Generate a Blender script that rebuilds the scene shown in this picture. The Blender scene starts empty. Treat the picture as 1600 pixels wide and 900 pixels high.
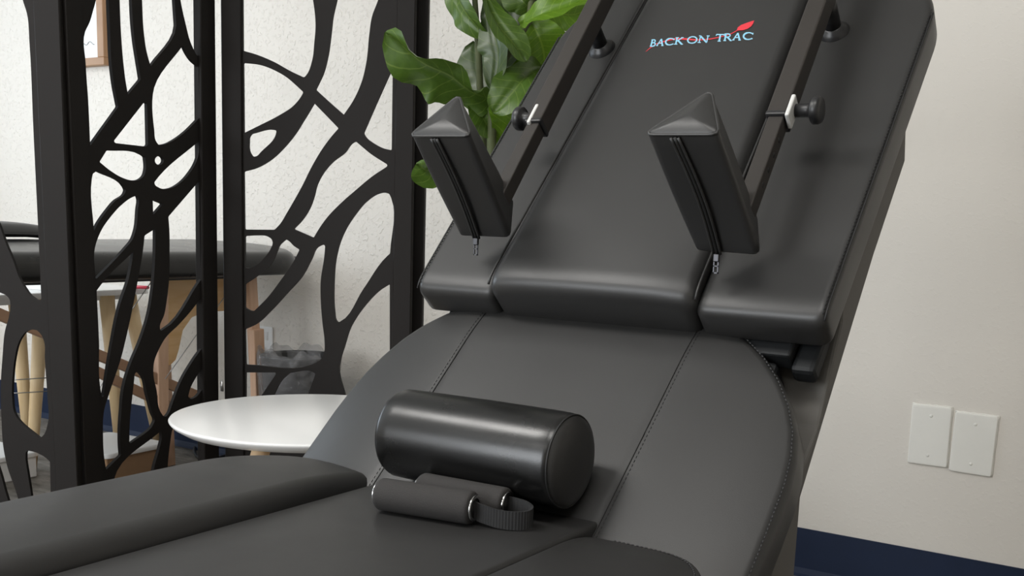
import bpy, bmesh, math, random
from mathutils import Vector, Matrix
V = Vector
random.seed(7)
R = math.radians

# ------------------------------------------------------------------ camera
F_PX, CX, CY, EYE = 1730.0, 800.0, 640.0, 0.90      # 1600x900 frame, lens axis below the frame centre
def _cam(px, py): return V((px-CX, CY-py, -F_PX)).normalized()
_up = -_cam(462, 10450)
_X = -_cam(-1898, 242); _X = (_X - _X.dot(_up)*_up).normalized()
_Y = _up.cross(_X)
MAT = Matrix((_X, _Y, _up))
EYEP = V((0, 0, EYE))
cd = bpy.data.cameras.new('camera'); cam = bpy.data.objects.new('camera', cd)
bpy.context.scene.collection.objects.link(cam)
cam.matrix_world = Matrix.Translation(EYEP) @ MAT.to_4x4()
cd.sensor_width = 36; cd.lens = F_PX/1600*36; cd.shift_y = (CY-450)/1600; cd.clip_start = .02
bpy.context.scene.camera = cam

# ------------------------------------------------------------------ world, exposure, lights
sc = bpy.context.scene
w = bpy.data.worlds.new('world'); sc.world = w; w.use_nodes = True
w.node_tree.nodes['Background'].inputs[0].default_value = (.85, .92, 1, 1)
w.node_tree.nodes['Background'].inputs[1].default_value = .9
sc.view_settings.view_transform = 'Standard'; sc.view_settings.look = 'None'
sc.view_settings.gamma = 1; sc.view_settings.exposure = -0.30
def area(name, loc, target, sx, sy, power, col):
    l = bpy.data.lights.new(name, 'AREA'); l.shape = 'RECTANGLE'; l.size = sx; l.size_y = sy
    l.energy = power; l.color = col
    o = bpy.data.objects.new(name, l); sc.collection.objects.link(o); o.location = loc
    o.rotation_euler = (V(target)-V(loc)).to_track_quat('-Z', 'Y').to_euler()
    return o
area('window_light_left', (-5.05, 0.9, 1.55), (0, 0.9, 1.55), 2.5, 1.6, 78, (.78, .89, 1))
area('window_light_front', (-2.3, -3.15, 1.4), (-2.3, 0, 1.4), 2.6, 1.7, 172, (.93, .965, 1))
for i, (lx, ly) in enumerate(((-1.9, .1), (-.2, .1), (-1.9, -1.7), (-.2, -1.7))):
    area('ceiling_lamp_light', (lx, ly, 2.655), (lx, ly, 0), 1.15, .55, (44, 20, 6, 6)[i], (1, .98, .95))

# ------------------------------------------------------------------ helpers
col = sc.collection
def ray(px, py): return MAT @ V(((px-CX)/F_PX, (CY-py)/F_PX, -1))
def hit(px, py, p0, n):
    r = ray(px, py); n = V(n); return EYEP + r*((V(p0)-EYEP).dot(n)/r.dot(n))
def dep(px, py, d): return EYEP + ray(px, py)*d
def obj(name, bm, m, parent=None, smooth=True):
    me = bpy.data.meshes.new(name); bm.normal_update(); bm.to_mesh(me); bm.free()
    if m: me.materials.append(m)
    for p in me.polygons: p.use_smooth = smooth
    o = bpy.data.objects.new(name, me); col.objects.link(o)
    if parent is not None:
        o.parent = parent; o.matrix_parent_inverse = Matrix.Translation(-gl(parent))
    return o
_loc = {}
def gl(o):
    l = V((0, 0, 0))
    while o is not None:
        if o.type == 'EMPTY': l = l + o.location
        o = o.parent
    return l
def tag(o, label=None, cat=None, group=None, kind=None):
    if label: o['label'] = label
    if cat: o['category'] = cat
    if group: o['group'] = group
    if kind: o['kind'] = kind
    return o
def thing(name, label, cat, loc, group=None):
    o = bpy.data.objects.new(name, None); col.objects.link(o); o.location = loc; o.empty_display_size = .05
    return tag(o, label, cat, group)
def sub(name, bm, m, parent, smooth=True):
    """a mesh (world coordinates) below a mesh part"""
    me = bpy.data.meshes.new(name); bm.normal_update(); bm.to_mesh(me); bm.free()
    if m: me.materials.append(m)
    for p in me.polygons: p.use_smooth = smooth
    o = bpy.data.objects.new(name, me); col.objects.link(o); o.parent = parent
    return o
def crease(o, ang=35):
    me = o.data; bm = bmesh.new(); bm.from_mesh(me)
    for e in bm.edges:
        if len(e.link_faces) == 2 and e.calc_face_angle(0) > R(ang): e.smooth = False
    bm.to_mesh(me); bm.free(); return o

class Fr:
    def __init__(s, o, X, A, N): s.o, s.X, s.A, s.N = V(o), V(X), V(A), V(N)
    def __call__(s, x, a, h): return s.o + s.X*x + s.A*a + s.N*h
WORLD = Fr((0, 0, 0), (1, 0, 0), (0, 1, 0), (0, 0, 1))

def add_box(bm, fr, x0, x1, a0, a1, h0, h1, bev=0, seg=2):
    vs = [bm.verts.new(fr(x, a, h)) for h in (h0, h1) for a in (a0, a1) for x in (x0, x1)]
    fs = [(0, 2, 3, 1), (4, 5, 7, 6), (0, 1, 5, 4), (2, 6, 7, 3), (0, 4, 6, 2), (1, 3, 7, 5)]
    f = [bm.faces.new([vs[i] for i in q]) for q in fs]
    if bev:
        es = list({e for q in f for e in q.edges})
        bmesh.ops.bevel(bm, geom=es, offset=bev, segments=seg, affect='EDGES', profile=.5)
def box_bm(fr, *a, **k):
    bm = bmesh.new(); add_box(bm, fr, *a, **k); bmesh.ops.recalc_face_normals(bm, faces=bm.faces); return bm
def basis(d):
    d = V(d).normalized(); t = V((0, 0, 1)) if abs(d.z) < .9 else V((1, 0, 0))
    u = d.cross(t).normalized(); return u, d.cross(u).normalized(), d
def add_lathe(bm, p0, d, prof, n=24, sx=1, caps=True):
    """prof: list of (distance along d, radius)"""
    u, v, d = basis(d); p0 = V(p0); rings = []
    for (t, r) in prof:
        rings.append([bm.verts.new(p0+d*t+(u*math.cos(2*math.pi*i/n)+v*math.sin(2*math.pi*i/n)*sx)*max(r, 1e-5)) for i in range(n)])
    for a, b in zip(rings, rings[1:]):
        for i in range(n): bm.faces.new((a[i], a[(i+1) % n], b[(i+1) % n], b[i]))
    if caps:
        bm.faces.new(rings[0][::-1]); bm.faces.new(rings[-1])
def lathe_bm(*a, **k):
    bm = bmesh.new(); add_lathe(bm, *a, **k); bmesh.ops.recalc_face_normals(bm, faces=bm.faces); return bm
def add_path(bm, pts, r, n=8, closed=False):
    pts = [V(p) for p in pts]; rings = []; N = len(pts); prev = None
    for i, p in enumerate(pts):
        if closed: d = pts[(i+1) % N]-pts[i-1]
        else: d = pts[min(i+1, N-1)]-pts[max(i-1, 0)]
        d.normalize()
        if prev is None: u, v, _ = basis(d)
        else:
            u = (prev-d*prev.dot(d)).normalized(); v = d.cross(u)
        prev = u
        rr = r[i] if isinstance(r, (list, tuple)) else r
        rings.append([bm.verts.new(p+(u*math.cos(2*math.pi*k/n)+v*math.sin(2*math.pi*k/n))*rr) for k in range(n)])
    m = N if closed else N-1
    for i in range(m):
        a, b = rings[i], rings[(i+1) % N]
        for k in range(n): bm.faces.new((a[k], a[(k+1) % n], b[(k+1) % n], b[k]))
    if not closed: bm.faces.new(rings[0][::-1]); bm.faces.new(rings[-1])
def path_bm(*a, **k):
    bm = bmesh.new(); add_path(bm, *a, **k); bmesh.ops.recalc_face_normals(bm, faces=bm.faces); return bm
def prism_bm(pts, ext, bev=0, seg=2):
    bm = bmesh.new(); ext = V(ext)
    a = [bm.verts.new(V(p)) for p in pts]; b = [bm.verts.new(V(p)+ext) for p in pts]; n = len(a)
    bm.faces.new(a[::-1]); bm.faces.new(b)
    for i in range(n): bm.faces.new((a[i], a[(i+1) % n], b[(i+1) % n], b[i]))
    bmesh.ops.recalc_face_normals(bm, faces=bm.faces)
    if bev: bmesh.ops.bevel(bm, geom=list(bm.edges), offset=bev, segments=seg, affect='EDGES', profile=.5)
    return bm
def resample(pts, n, closed=True):
    pts = [V((p[0], p[1])) for p in pts]; q = pts+[pts[0]] if closed else pts
    L = [0]
    for a, b in zip(q, q[1:]): L.append(L[-1]+(b-a).length)
    out = []; m = n if closed else n-1; j = 0
    for i in range(n):
        t = L[-1]*i/m
        while j < len(L)-2 and L[j+1] < t: j += 1
        k = (t-L[j])/max(L[j+1]-L[j], 1e-9); out.append(q[j].lerp(q[j+1], min(1, k)))
    return out
def round_poly(pts, rs, seg=6):
    """fillet the corners of a polygon; rs radius (number or list)"""
    out = []; n = len(pts)
    for i in range(n):
        p = V(pts[i][:2]); a = V(pts[i-1][:2]); b = V(pts[(i+1) % n][:2])
        r = rs[i] if isinstance(rs, (list, tuple)) else rs
        da = (a-p); db = (b-p); la, lb = da.length, db.length
        if r <= 0 or la < 1e-9 or lb < 1e-9: out.append(p); continue
        da /= la; db /= lb; r = min(r, la*.48, lb*.48)
        for k in range(seg+1):
            t = k/seg; out.append((p+da*r)*(1-t)**2+p*2*t*(1-t)+(p+db*r)*t*t)
    return out
def smooth_closed(pts, corner=38, seg=6, fil=1.2):
    """smooth curve through the points; real corners keep a small fillet"""
    n = len(pts); P = [V(p) for p in pts]; cor = []
    for i in range(n):
        a = (P[i]-P[i-1]); b = (P[(i+1) % n]-P[i])
        cor.append(a.length > 0 and b.length > 0 and abs(math.degrees(a.angle_signed(b))) > corner)
    out = []
    for i in range(n):
        p1, p2 = P[i], P[(i+1) % n]; L = (p2-p1).length
        m1 = V((0, 0)); m2 = V((0, 0))
        d = p2-p1
        p0 = P[i-1]; p3 = P[(i+2) % n]
        def tan(a, b, c):
            la, lb = (b-a).length, (c-b).length
            return ((b-a)/max(la, 1e-9)*lb+(c-b)/max(lb, 1e-9)*la)/max(la+lb, 1e-9)*L
        m1 = d if cor[i] else tan(p0, p1, p2)
        m2 = d if cor[(i+1) % n] else tan(p1, p2, p3)
        s0, s1 = 0.0, 1.0
        if cor[i]: s0 = min(.4, fil/max(L, .01))
        if cor[(i+1) % n]: s1 = 1-min(.4, fil/max(L, .01))
        ns = max(2, min(seg, int(L/4)+1))
        for k in range(ns+1):
            t = s0+(s1-s0)*k/ns
            h = (2*t**3-3*t*t+1)*p1+(t**3-2*t*t+t)*m1+(-2*t**3+3*t*t)*p2+(t**3-t*t)*m2
            if not out or (h-out[-1]).length > .15: out.append(h)
    return out

def cushion_bm(fr, outline, top, bot, r, hf=None, n=150, rings=26, rb=None, seg=5):
    """padded panel: soft rounded rim, star shaped top with height function hf(x, a)"""
    o = resample(outline, n); c = sum(o, V((0, 0)))/n
    area2 = sum(o[i].x*o[(i+1) % n].y-o[(i+1) % n].x*o[i].y for i in range(n)); sg = 1 if area2 > 0 else -1
    nr = []
    for i in range(n):
        t = o[(i+1) % n]-o[i-1]; nr.append(V((-t.y, t.x)).normalized()*sg)
    for _ in range(3): nr = [(nr[i-1]+nr[i]*2+nr[(i+1) % n]).normalized() for i in range(n)]
    hf = hf or (lambda x, a: 0); rb = rb if rb is not None else r*.5
    bm = bmesh.new(); R_ = []
    def ring(ins, h, usef): R_.append([bm.verts.new(fr((o[i]+nr[i]*ins).x, (o[i]+nr[i]*ins).y, h+(hf(*(o[i]+nr[i]*ins)) if usef else 0))) for i in range(n)])
    ring(rb*1.2, bot, False)
    for k in range(4):
        t = math.pi/2*k/3; ring(rb*(1-math.sin(t)), bot+rb*(1-math.cos(t)), False)
    for k in range(seg+1):
        t = math.pi/2*k/seg; ring(r*(1-math.cos(t)), top-r+r*math.sin(t), True)
    inner = [o[i]+nr[i]*r for i in range(n)]
    for k in range(1, rings):
        s = 1-(k/rings)**1.25
        pts = [c+(p-c)*s for p in inner]
        R_.append([bm.verts.new(fr(p.x, p.y, top+hf(p.x, p.y))) for p in pts])
    for a, b in zip(R_, R_[1:]):
        for i in range(n): bm.faces.new((a[i], a[(i+1) % n], b[(i+1) % n], b[i]))
    cv = bm.verts.new(fr(c.x, c.y, top+hf(c.x, c.y)))
    for i in range(n): bm.faces.new((R_[-1][i], R_[-1][(i+1) % n], cv))
    bm.faces.new(R_[0][::-1]); bmesh.ops.recalc_face_normals(bm, faces=bm.faces)
    return bm
def stitches_bm(pts, step=.006, ln=.0036, r=.0006, up=V((0, 0, 1))):
    bm = bmesh.new(); acc = 0; pts = [V(p) for p in pts]
    for a, b in zip(pts, pts[1:]):
        L = (b-a).length; d = (b-a)/max(L, 1e-9); t = -acc
        while t < L:
            if t >= 0: add_lathe(bm, a+d*t, d, [(0, r*.4), (ln*.3, r), (ln*.7, r), (ln, r*.4)], n=5)
            t += step
        acc = (L-t)
        acc = -(t-L)
    bmesh.ops.recalc_face_normals(bm, faces=bm.faces); return bm

# ------------------------------------------------------------------ materials
def mat(name, c, rough=.5, spec=.5, metal=0, bump=None, noise=None, coat=0, trans=0, alpha=1, sheen=0):
    """bump: (scale, strength, distance); noise: (scale, amount) small colour variation"""
    m = bpy.data.materials.new(name); m.use_nodes = True; nt = m.node_tree; b = nt.nodes['Principled BSDF']
    b.inputs['Base Color'].default_value = (*c, 1); b.inputs['Roughness'].default_value = rough
    b.inputs['Specular IOR Level'].default_value = spec; b.inputs['Metallic'].default_value = metal
    b.inputs['Coat Weight'].default_value = coat; b.inputs['Transmission Weight'].default_value = trans
    b.inputs['Alpha'].default_value = alpha; b.inputs['Sheen Weight'].default_value = sheen
    tc = nt.nodes.new('ShaderNodeTexCoord')
    if noise:
        n = nt.nodes.new('ShaderNodeTexNoise'); n.inputs['Scale'].default_value = noise[0]; n.inputs['Detail'].default_value = 6
        r = nt.nodes.new('ShaderNodeMixRGB'); k = noise[1]
        r.inputs[1].default_value = (*[x*(1-k) for x in c], 1); r.inputs[2].default_value = (*[min(1, x*(1+k)) for x in c], 1)
        nt.links.new(tc.outputs['Object'], n.inputs['Vector']); nt.links.new(n.outputs['Fac'], r.inputs[0]); nt.links.new(r.outputs[0], b.inputs['Base Color'])
    if bump:
        n = nt.nodes.new('ShaderNodeTexNoise'); n.inputs['Scale'].default_value = bump[0]; n.inputs['Detail'].default_value = 4
        bp = nt.nodes.new('ShaderNodeBump'); bp.inputs['Strength'].default_value = bump[1]; bp.inputs['Distance'].default_value = bump[2]
        nt.links.new(tc.outputs['Object'], n.inputs['Vector']); nt.links.new(n.outputs['Fac'], bp.inputs['Height']); nt.links.new(bp.outputs[0], b.inputs['Normal'])
    return m
def wood(name, c1, c2, scale=3, stretch=(1, 1, .12), rough=.5):
    m = mat(name, c1, rough); nt = m.node_tree; b = nt.nodes['Principled BSDF']
    tc = nt.nodes.new('ShaderNodeTexCoord'); mp = nt.nodes.new('ShaderNodeMapping'); mp.inputs['Scale'].default_value = stretch
    n = nt.nodes.new('ShaderNodeTexNoise'); n.inputs['Scale'].default_value = scale*12; n.inputs['Detail'].default_value = 8; n.inputs['Distortion'].default_value = .6
    r = nt.nodes.new('ShaderNodeValToRGB'); r.color_ramp.elements[0].color = (*c1, 1); r.color_ramp.elements[1].color = (*c2, 1)
    r.color_ramp.elements[0].position = .35; r.color_ramp.elements[1].position = .65
    nt.links.new(tc.outputs['Object'], mp.inputs[0]); nt.links.new(mp.outputs[0], n.inputs['Vector']); nt.links.new(n.outputs['Fac'], r.inputs[0]); nt.links.new(r.outputs[0], b.inputs['Base Color'])
    return m
M = {}
def leather(name, c=.0215, rough=.42, spec=.5):
    m = mat(name, (c*1.02, c, c*.98), rough, spec, bump=(900, .12, .0006))
    nt = m.node_tree; b = nt.nodes['Principled BSDF']
    tc = nt.nodes.new('ShaderNodeTexCoord'); n = nt.nodes.new('ShaderNodeTexNoise'); n.inputs['Scale'].default_value = 14; n.inputs['Detail'].default_value = 3
    mr = nt.nodes.new('ShaderNodeMapRange'); mr.inputs[3].default_value = rough-.05; mr.inputs[4].default_value = rough+.05
    nt.links.new(tc.outputs['Object'], n.inputs['Vector']); nt.links.new(n.outputs['Fac'], mr.inputs[0]); nt.links.new(mr.outputs[0], b.inputs['Roughness'])
    return m
M['leather'] = leather('black_leather')
M['leather_gloss'] = leather('glossy_black_leather', .005, .29)
M['shroud'] = mat('charcoal_vinyl', (.105, .100, .092), .62, .35, bump=(500, .1, .0005))
M['thread'] = mat('grey_thread', (.026, .026, .027), .7)
M['seam'] = mat('black_seam', (.006, .006, .006), .6)
M['tube'] = mat('satin_black_steel', (.028, .024, .021), .45, .4, bump=(300, .05, .0003))
M['plastic'] = mat('black_plastic', (.014, .014, .015), .38)
M['clamp'] = mat('pale_grey_clamp', (.62, .62, .6), .35)
M['foam'] = mat('charcoal_foam', (.035, .033, .032), .85, .25, bump=(700, .5, .001))
M['chrome'] = mat('bright_metal_ring', (.6, .6, .6), .2, metal=1)
M['web'] = mat('black_webbing', (.009, .009, .0095), .75)
M['screen'] = mat('dark_brown_painted_wood', (.0095, .0078, .0070), .62, .2, bump=(60, .25, .001))
M['white_top'] = mat('white_lacquer', (.74, .74, .73), .22, .5)
M['beech'] = wood('beech_wood', (.62, .43, .25), (.74, .55, .35))
M['pine'] = wood('pale_pine', (.72, .52, .28), (.82, .63, .38))
M['ply'] = wood('birch_plywood', (.70, .44, .20), (.78, .53, .28), stretch=(1, .15, 1))
M['rosy'] = wood('rosy_beech', (.55, .34, .22), (.64, .42, .29))
M['brace'] = wood('brown_beech', (.30, .17, .10), (.38, .23, .14), stretch=(1, .1, .6))
M['frame'] = wood('oak_frame', (.30, .16, .075), (.40, .23, .12), stretch=(.15, 1, .15))
M['paper'] = mat('white_paper', (.82, .82, .81), .8)
M['ink'] = mat('grey_ink', (.35, .36, .37), .8)
M['board'] = mat('brown_cardboard', (.33, .20, .11), .85, noise=(30, .12))
M['white_lid'] = mat('white_plastic_lid', (.82, .82, .81), .45)
M['red'] = mat('red_plastic', (.55, .02, .05), .4)
M['steel'] = mat('steel_cable', (.45, .45, .45), .35, metal=1)
M['navy'] = mat('navy_vinyl_base', (.008, .017, .045), .62, .3, noise=(20, .15))
M['plate'] = mat('painted_cover_plate', (.80, .785, .73), .5, noise=(16, .03), bump=(50, .25, .002))
M['logo_blue'] = mat('light_blue_print', (.20, .52, .72), .6)
M['logo_white'] = mat('pale_print_edge', (.45, .62, .72), .6)
M['logo_red'] = mat('red_print', (.62, .03, .045), .6)
M['stem'] = mat('green_brown_stem', (.06, .075, .025), .7, noise=(40, .3))
M['soil'] = mat('dark_soil', (.03, .022, .016), .95, bump=(60, 1, .01))
M['pot'] = mat('white_ceramic_pot', (.7, .69, .66), .35)
M['bin'] = mat('black_bin_plastic', (.02, .02, .02), .5)
M['dark_metal'] = mat('matt_black_metal', (.007, .008, .009), .6, .3)
M['lamp'] = mat('lamp_diffuser', (.9, .9, .88), .6)
b = M['lamp'].node_tree.nodes['Principled BSDF']; b.inputs['Emission Color'].default_value = (1, .95, .88, 1); b.inputs['Emission Strength'].default_value = 3
M['ceiling'] = mat('ceiling_paint', (.72, .71, .68), .9)
M['white_trim'] = mat('white_trim_paint', (.75, .75, .74), .5)
# plastered wall
def wall_mat(name, c):
    m = mat(name, c, .72, .3); nt = m.node_tree; b = nt.nodes['Principled BSDF']
    tc = nt.nodes.new('ShaderNodeTexCoord')
    n = nt.nodes.new('ShaderNodeTexNoise'); n.inputs['Scale'].default_value = 3; n.inputs['Detail'].default_value = 3
    mx = nt.nodes.new('ShaderNodeMixRGB'); mx.inputs[1].default_value = (*[x*.965 for x in c], 1); mx.inputs[2].default_value = (*[min(1, x*1.02) for x in c], 1)
    nt.links.new(tc.outputs['Object'], n.inputs['Vector']); nt.links.new(n.outputs['Fac'], mx.inputs[0]); nt.links.new(mx.outputs[0], b.inputs['Base Color'])
    v = nt.nodes.new('ShaderNodeTexNoise'); v.inputs['Scale'].default_value = 85; v.inputs['Detail'].default_value = 3; v.inputs['Roughness'].default_value = .6
    cr = nt.nodes.new('ShaderNodeValToRGB'); cr.color_ramp.elements[0].position = .52; cr.color_ramp.elements[1].position = .78
    # the orange-peel is strong towards the corner (-x) and nearly smooth on the painted part (+x)
    sp = nt.nodes.new('ShaderNodeSeparateXYZ'); mr = nt.nodes.new('ShaderNodeMapRange')
    mr.inputs[1].default_value = -1.6; mr.inputs[2].default_value = -.9; mr.inputs[3].default_value = 1; mr.inputs[4].default_value = .16
    bp = nt.nodes.new('ShaderNodeBump'); bp.inputs['Distance'].default_value = .0022
    nt.links.new(tc.outputs['Object'], v.inputs['Vector']); nt.links.new(v.outputs['Fac'], cr.inputs[0]); nt.links.new(cr.outputs[0], bp.inputs['Height'])
    nt.links.new(tc.outputs['Object'], sp.inputs[0]); nt.links.new(sp.outputs[0], mr.inputs[0]); nt.links.new(mr.outputs[0], bp.inputs['Strength'])
    nt.links.new(bp.outputs[0], b.inputs['Normal']); return m
M['wall'] = wall_mat('textured_plaster', (.73, .69, .63))
def floor_mat():
    m = mat('grey_mottled_vinyl', (.2, .18, .155), .5, .4); nt = m.node_tree; b = nt.nodes['Principled BSDF']
    tc = nt.nodes.new('ShaderNodeTexCoord'); mp = nt.nodes.new('ShaderNodeMapping'); mp.inputs['Scale'].default_value = (1, 3, 1)
    n = nt.nodes.new('ShaderNodeTexNoise'); n.inputs['Scale'].default_value = 9; n.inputs['Detail'].default_value = 9; n.inputs['Roughness'].default_value = .7
    r = nt.nodes.new('ShaderNodeValToRGB'); r.color_ramp.elements[0].color = (.06, .05, .04, 1); r.color_ramp.elements[1].color = (.24, .22, .19, 1)
    r.color_ramp.elements[0].position = .38; r.color_ramp.elements[1].position = .66
    nt.links.new(tc.outputs['Object'], mp.inputs[0]); nt.links.new(mp.outputs[0], n.inputs['Vector']); nt.links.new(n.outputs['Fac'], r.inputs[0]); nt.links.new(r.outputs[0], b.inputs['Base Color']); return m
M['floor'] = floor_mat()
def leaf_mat(name, c1, c2, tl):
    m = bpy.data.materials.new(name); m.use_nodes = True; nt = m.node_tree; b = nt.nodes['Principled BSDF']; out = nt.nodes['Material Output']
    uv = nt.nodes.new('ShaderNodeUVMap'); sp = nt.nodes.new('ShaderNodeSeparateXYZ'); nt.links.new(uv.outputs[0], sp.inputs[0])
    def mth(op, a, b_=None, c_=None):
        q = nt.nodes.new('ShaderNodeMath'); q.operation = op
        for i, x in enumerate((a, b_, c_)):
            if x is None: continue
            if isinstance(x, (int, float)): q.inputs[i].default_value = x
            else: nt.links.new(x, q.inputs[i])
        return q.outputs[0]
    u = mth('ABSOLUTE', mth('SUBTRACT', sp.outputs[0], .5))           # 0 midrib .. .5 edge
    ph = mth('FRACT', mth('SUBTRACT', mth('MULTIPLY', sp.outputs[1], 8), mth('MULTIPLY', u, 3.2)))
    vein = mth('MAXIMUM', mth('LESS_THAN', mth('ABSOLUTE', mth('SUBTRACT', ph, .5)), .045), mth('LESS_THAN', u, .018))
    no = nt.nodes.new('ShaderNodeTexNoise'); no.inputs['Scale'].default_value = 18
    mx = nt.nodes.new('ShaderNodeMixRGB'); mx.inputs[1].default_value = (*c1, 1); mx.inputs[2].default_value = (*c2, 1); nt.links.new(no.outputs['Fac'], mx.inputs[0])
    mv = nt.nodes.new('ShaderNodeMixRGB'); mv.inputs[2].default_value = (min(1, c2[0]*1.6+.03), min(1, c2[1]*1.35+.03), c2[2]*1.4+.02, 1)
    nt.links.new(mth('MULTIPLY', vein, .55), mv.inputs[0]); nt.links.new(mx.outputs[0], mv.inputs[1]); nt.links.new(mv.outputs[0], b.inputs['Base Color'])
    b.inputs['Roughness'].default_value = .38
    bp = nt.nodes.new('ShaderNodeBump'); bp.inputs['Strength'].default_value = .35; bp.inputs['Distance'].default_value = .002
    nt.links.new(vein, bp.inputs['Height']); nt.links.new(bp.outputs[0], b.inputs['Normal'])
    t = nt.nodes.new('ShaderNodeBsdfTranslucent'); nt.links.new(mv.outputs[0], t.inputs[0]); ms = nt.nodes.new('ShaderNodeMixShader'); ms.inputs[0].default_value = tl
    nt.links.new(b.outputs[0], ms.inputs[1]); nt.links.new(t.outputs[0], ms.inputs[2]); nt.links.new(ms.outputs[0], out.inputs[0]); return m
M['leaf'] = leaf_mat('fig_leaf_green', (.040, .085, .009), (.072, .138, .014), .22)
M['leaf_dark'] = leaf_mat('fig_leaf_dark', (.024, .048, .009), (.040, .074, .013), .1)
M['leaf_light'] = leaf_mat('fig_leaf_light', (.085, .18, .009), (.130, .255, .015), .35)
def film_mat():
    m = mat('clear_bin_liner', (.35, .35, .36), .14, .7, bump=(22, 1.0, .02)); nt = m.node_tree; b = nt.nodes['Principled BSDF']; out = nt.nodes['Material Output']
    tr = nt.nodes.new('ShaderNodeBsdfTransparent'); ms = nt.nodes.new('ShaderNodeMixShader'); ms.inputs[0].default_value = .30
    nt.links.new(tr.outputs[0], ms.inputs[1]); nt.links.new(b.outputs[0], ms.inputs[2]); nt.links.new(ms.outputs[0], out.inputs[0]); return m
M['film'] = film_mat()

# ------------------------------------------------------------------ the room
X0, X1, Y0, Y1, ZC = -4.9, 2.3, -3.0, 2.75, 2.7
def struct(name, bm, m, smooth=False): return tag(obj(name, bm, m, None, smooth), kind='structure')
struct('floor', box_bm(WORLD, X0-.1, X1+.1, Y0-.1, Y1+.1, -.1, 0), M['floor'])
struct('ceiling', box_bm(WORLD, X0-.1, X1+.1, Y0-.1, Y1+.1, ZC, ZC+.1), M['ceiling'])
struct('wall_back', box_bm(WORLD, X0-.1, X1+.1, Y1, Y1+.1, 0, ZC), M['wall'])
struct('wall_right', box_bm(WORLD, X1, X1+.1, Y0, Y1, 0, ZC), M['wall'])
bm = bmesh.new()
wl = (-.35, 2.15, .75, 2.4)
add_box(bm, WORLD, X0-.1, X0, Y0, wl[0], 0, ZC); add_box(bm, WORLD, X0-.1, X0, wl[1], Y1, 0, ZC)
add_box(bm, WORLD, X0-.1, X0, wl[0], wl[1], 0, wl[2]); add_box(bm, WORLD, X0-.1, X0, wl[0], wl[1], wl[3], ZC)
struct('wall_left', bm, M['wall'])
bm = bmesh.new()
wf = (-3.6, -1.0, .55, 2.25)
add_box(bm, WORLD, X0, wf[0], Y0-.1, Y0, 0, ZC); add_box(bm, WORLD, wf[1], X1, Y0-.1, Y0, 0, ZC)
add_box(bm, WORLD, wf[0], wf[1], Y0-.1, Y0, 0, wf[2]); add_box(bm, WORLD, wf[0], wf[1], Y0-.1, Y0, wf[3], ZC)
struct('wall_front', bm, M['wall'])
for nm, (a0, a1, b0_, b1), side in (('window_1', wl, 'l'), ('window_2', wf, 'f')):
    bm = bmesh.new(); t = .05
    fr = Fr((X0-.06, 0, 0), (0, 1, 0), (0, 0, 1), (1, 0, 0)) if side == 'l' else Fr((0, Y0-.06, 0), (1, 0, 0), (0, 0, 1), (0, 1, 0))
    add_box(bm, fr, a0, a1, b0_, b0_+t, 0, .08); add_box(bm, fr, a0, a1, b1-t, b1, 0, .08)
    add_box(bm, fr, a0, a0+t, b0_, b1, 0, .08); add_box(bm, fr, a1-t, a1, b0_, b1, 0, .08)
    add_box(bm, fr, (a0+a1)/2-.02, (a0+a1)/2+.02, b0_, b1, 0, .06)
    struct(nm, bm, M['white_trim'])
# cove base: a flat band with a small toe, all along the back wall
struct('baseboard_back', prism_bm([(X0, Y1, 0), (X0, Y1, .1245), (X0, Y1-.004, .1245), (X0, Y1-.005, .02), (X0, Y1-.012, .006), (X0, Y1-.02, 0)], (X1-X0, 0, 0)), M['navy'])
struct('baseboard_left', prism_bm([(X0, Y0, 0), (X0, Y0, .1245), (X0+.005, Y0, .1245), (X0+.006, Y0, .02), (X0+.02, Y0, 0)], (0, Y1-Y0, 0)), M['navy'])
for i, (lx, ly) in enumerate(((-1.9, .1), (-.2, .1), (-1.9, -1.7), (-.2, -1.7))):
    t = thing('ceiling_light', 'white ceiling light panel '+('above the side table and seat', 'above the right side near the back wall', 'at the front left near the window', 'at the front right behind the camera')[i], 'light', (lx, ly, ZC), 'ceiling light panels')
    bm = bmesh.new()
    for q in ((-.6, .6, -.3, -.27), (-.6, .6, .27, .3), (-.6, -.57, -.27, .27), (.57, .6, -.27, .27)): add_box(bm, Fr((lx, ly, 0), (1, 0, 0), (0, 1, 0), (0, 0, 1)), *q, ZC-.03, ZC)
    obj('frame', bm, M['white_trim'], t, False)
    obj('diffuser', box_bm(Fr((lx, ly, 0), (1, 0, 0), (0, 1, 0), (0, 0, 1)), -.57, .57, -.27, .27, ZC-.02, ZC-.01), M['lamp'], t, False)

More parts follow.
